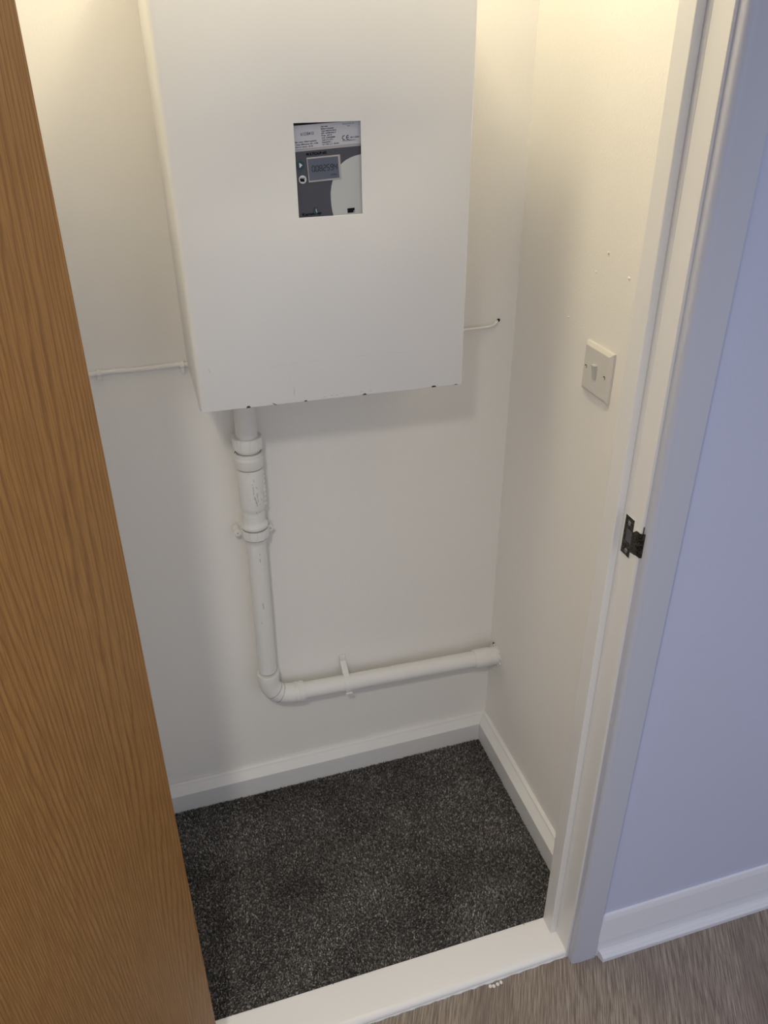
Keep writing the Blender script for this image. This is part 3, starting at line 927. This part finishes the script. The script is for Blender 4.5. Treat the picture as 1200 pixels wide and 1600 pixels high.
# rocker, tipped in at its foot
poly = [(fx + 0.003, SZ - 0.0120), (fx - 0.0018, SZ - 0.0120), (fx - 0.0032, SZ - 0.001), (fx - 0.0056, SZ + 0.0120), (fx + 0.003, SZ + 0.0120)]
rk = obj('rocker', prism(poly, lambda p, q, t: (p, t, q), SY - 0.0056, SY + 0.0056), M['rocker'], sw, bevel=0.0005)
fr = bmesh.new()
for a in ((-0.0064, -0.0058, -0.0128, 0.0128), (0.0058, 0.0064, -0.0128, 0.0128), (-0.0058, 0.0058, -0.0128, -0.0122), (-0.0058, 0.0058, 0.0122, 0.0128)):
    box(fr, fx - 0.0003, fx + 0.002, SY + a[0], SY + a[1], SZ + a[2], SZ + a[3])
obj('rocker_surround', fr, M['plastic'], sw)
for dy in (-0.0302, 0.0302):
    bm = lathe((fx - 0.0003, SY + dy, SZ), (1, 0, 0), [(0, 0.0034), (0.0, 0.0026), (0.0004, 0.0026), (0.001, 0.0034)], 20)
    s_ = obj('screw_hole', tube([(fx - 0.00035, SY + dy, SZ), (fx + 0.003, SY + dy, SZ)], 0.0032, 18), M['dark'], sw)
    obj('screw_cap', tube([(fx - 0.0009, SY + dy, SZ - 0.0009), (fx + 0.002, SY + dy, SZ - 0.0009)], 0.0023, 16), M['plastic'], s_)
obj('indicator_dot', blob((fx - 0.0002, SY - 0.0015, SZ - 0.0215), 0.0014, sx=0.5), M['plastic'], sw, smooth=180)

# ------------------------------------------------------------------ strike plate on the door lining
strike = empty('strike_plate', (RF, -0.60, 0.962), 'worn steel latch strike plate let into the right door lining', 'strike plate')
def yz(bm, poly, x0, x1):
    return prism(poly, lambda p, q, t: (t, p, q), x0, x1, bm)
xs0, xs1 = RF + 0.0006, RF - 0.0009
# plate as four strips round the latch hole
bm = bmesh.new()
yz(bm, [(-0.5812, 1.0265), (-0.6030, 1.0265), (-0.6030, 1.0070), (-0.5812, 1.0070)], xs0, xs1)
yz(bm, [(-0.5812, 0.9855), (-0.6030, 0.9855), (-0.6030, 0.9630), (-0.5812, 0.9630)], xs0, xs1)
yz(bm, [(-0.5812, 1.0070), (-0.5874, 1.0070), (-0.5874, 0.9855), (-0.5812, 0.9855)], xs0, xs1)
yz(bm, [(-0.6022, 1.0070), (-0.6112, 1.0145), (-0.6162, 1.0150), (-0.6162, 0.9760), (-0.6030, 0.9740), (-0.6022, 0.9855)], xs0, xs1)
obj('plate', bm, M['steel'], strike, bevel=0.0003)
bm = bmesh.new()
ps = [(-0.6162, RF - 0.0009), (-0.6212, RF - 0.0004), (-0.6247, RF + 0.0016), (-0.6267, RF + 0.0048)]
rows = [[bm.verts.new((x, y, z)) for z in (0.9775 - 0.0005 * i, 1.0150 + 0.0005 * i)] for i, (y, x) in enumerate(ps)]
rows2 = [[bm.verts.new((x + 0.0012, y + 0.0006, z)) for z in (0.9775 - 0.0005 * i, 1.0150 + 0.0005 * i)] for i, (y, x) in enumerate(ps)]
for i in range(3):
    bm.faces.new((rows[i][0], rows[i + 1][0], rows[i + 1][1], rows[i][1]))
    bm.faces.new((rows2[i][0], rows2[i][1], rows2[i + 1][1], rows2[i + 1][0]))
    for k in (0, 1):
        bm.faces.new((rows[i][k], rows2[i][k], rows2[i + 1][k], rows[i + 1][k]))
bm.faces.new((rows[0][0], rows[0][1], rows2[0][1], rows2[0][0]))
bm.faces.new((rows[3][0], rows2[3][0], rows2[3][1], rows[3][1]))
obj('lip', bm, M['steel'], strike, smooth=40)
obj('latch_hole', bx(RF - 0.0006, RF + 0.0004, -0.6020, -0.5875, 0.9858, 1.0068), M['latchhole'], strike)
for y, z in ((-0.5927, 1.0172), (-0.5947, 0.9715)):
    s_ = obj('screw', lathe((RF - 0.0008, y, z), (-1, 0, 0), [(0, 0.0036), (0.0007, 0.0034), (0.0011, 0.0022)], 18), M['screw'], strike, smooth=30)
    obj('screw_slot', bx(RF - 0.0021, RF - 0.0017, y - 0.0026, y + 0.0026, z - 0.0005, z + 0.0005), M['dark'], s_)
# chipped paint edge around the plate
bm = bmesh.new()
edge = [(-0.5804, 1.0275), (-0.6040, 1.0275), (-0.6040, 1.0085), (-0.6117, 1.0160), (-0.6162, 1.0166)]
edge2 = [(-0.5804, 1.0275), (-0.5804, 0.962), (-0.6042, 0.962), (-0.6042, 0.9728), (-0.6162, 0.9748)]
for e in (edge, edge2):
    tube([(RF - 0.0003, y, z) for y, z in e], 0.0006, 6, bm)
obj('paint_edge', bm, M['caulk'], strike, smooth=180)
obj('mortise_gap', bx(RF + 0.0030, RF + 0.0042, HY - 0.0009, HY + 0.0005, 0.9735, 1.0260), M['dark'], strike)
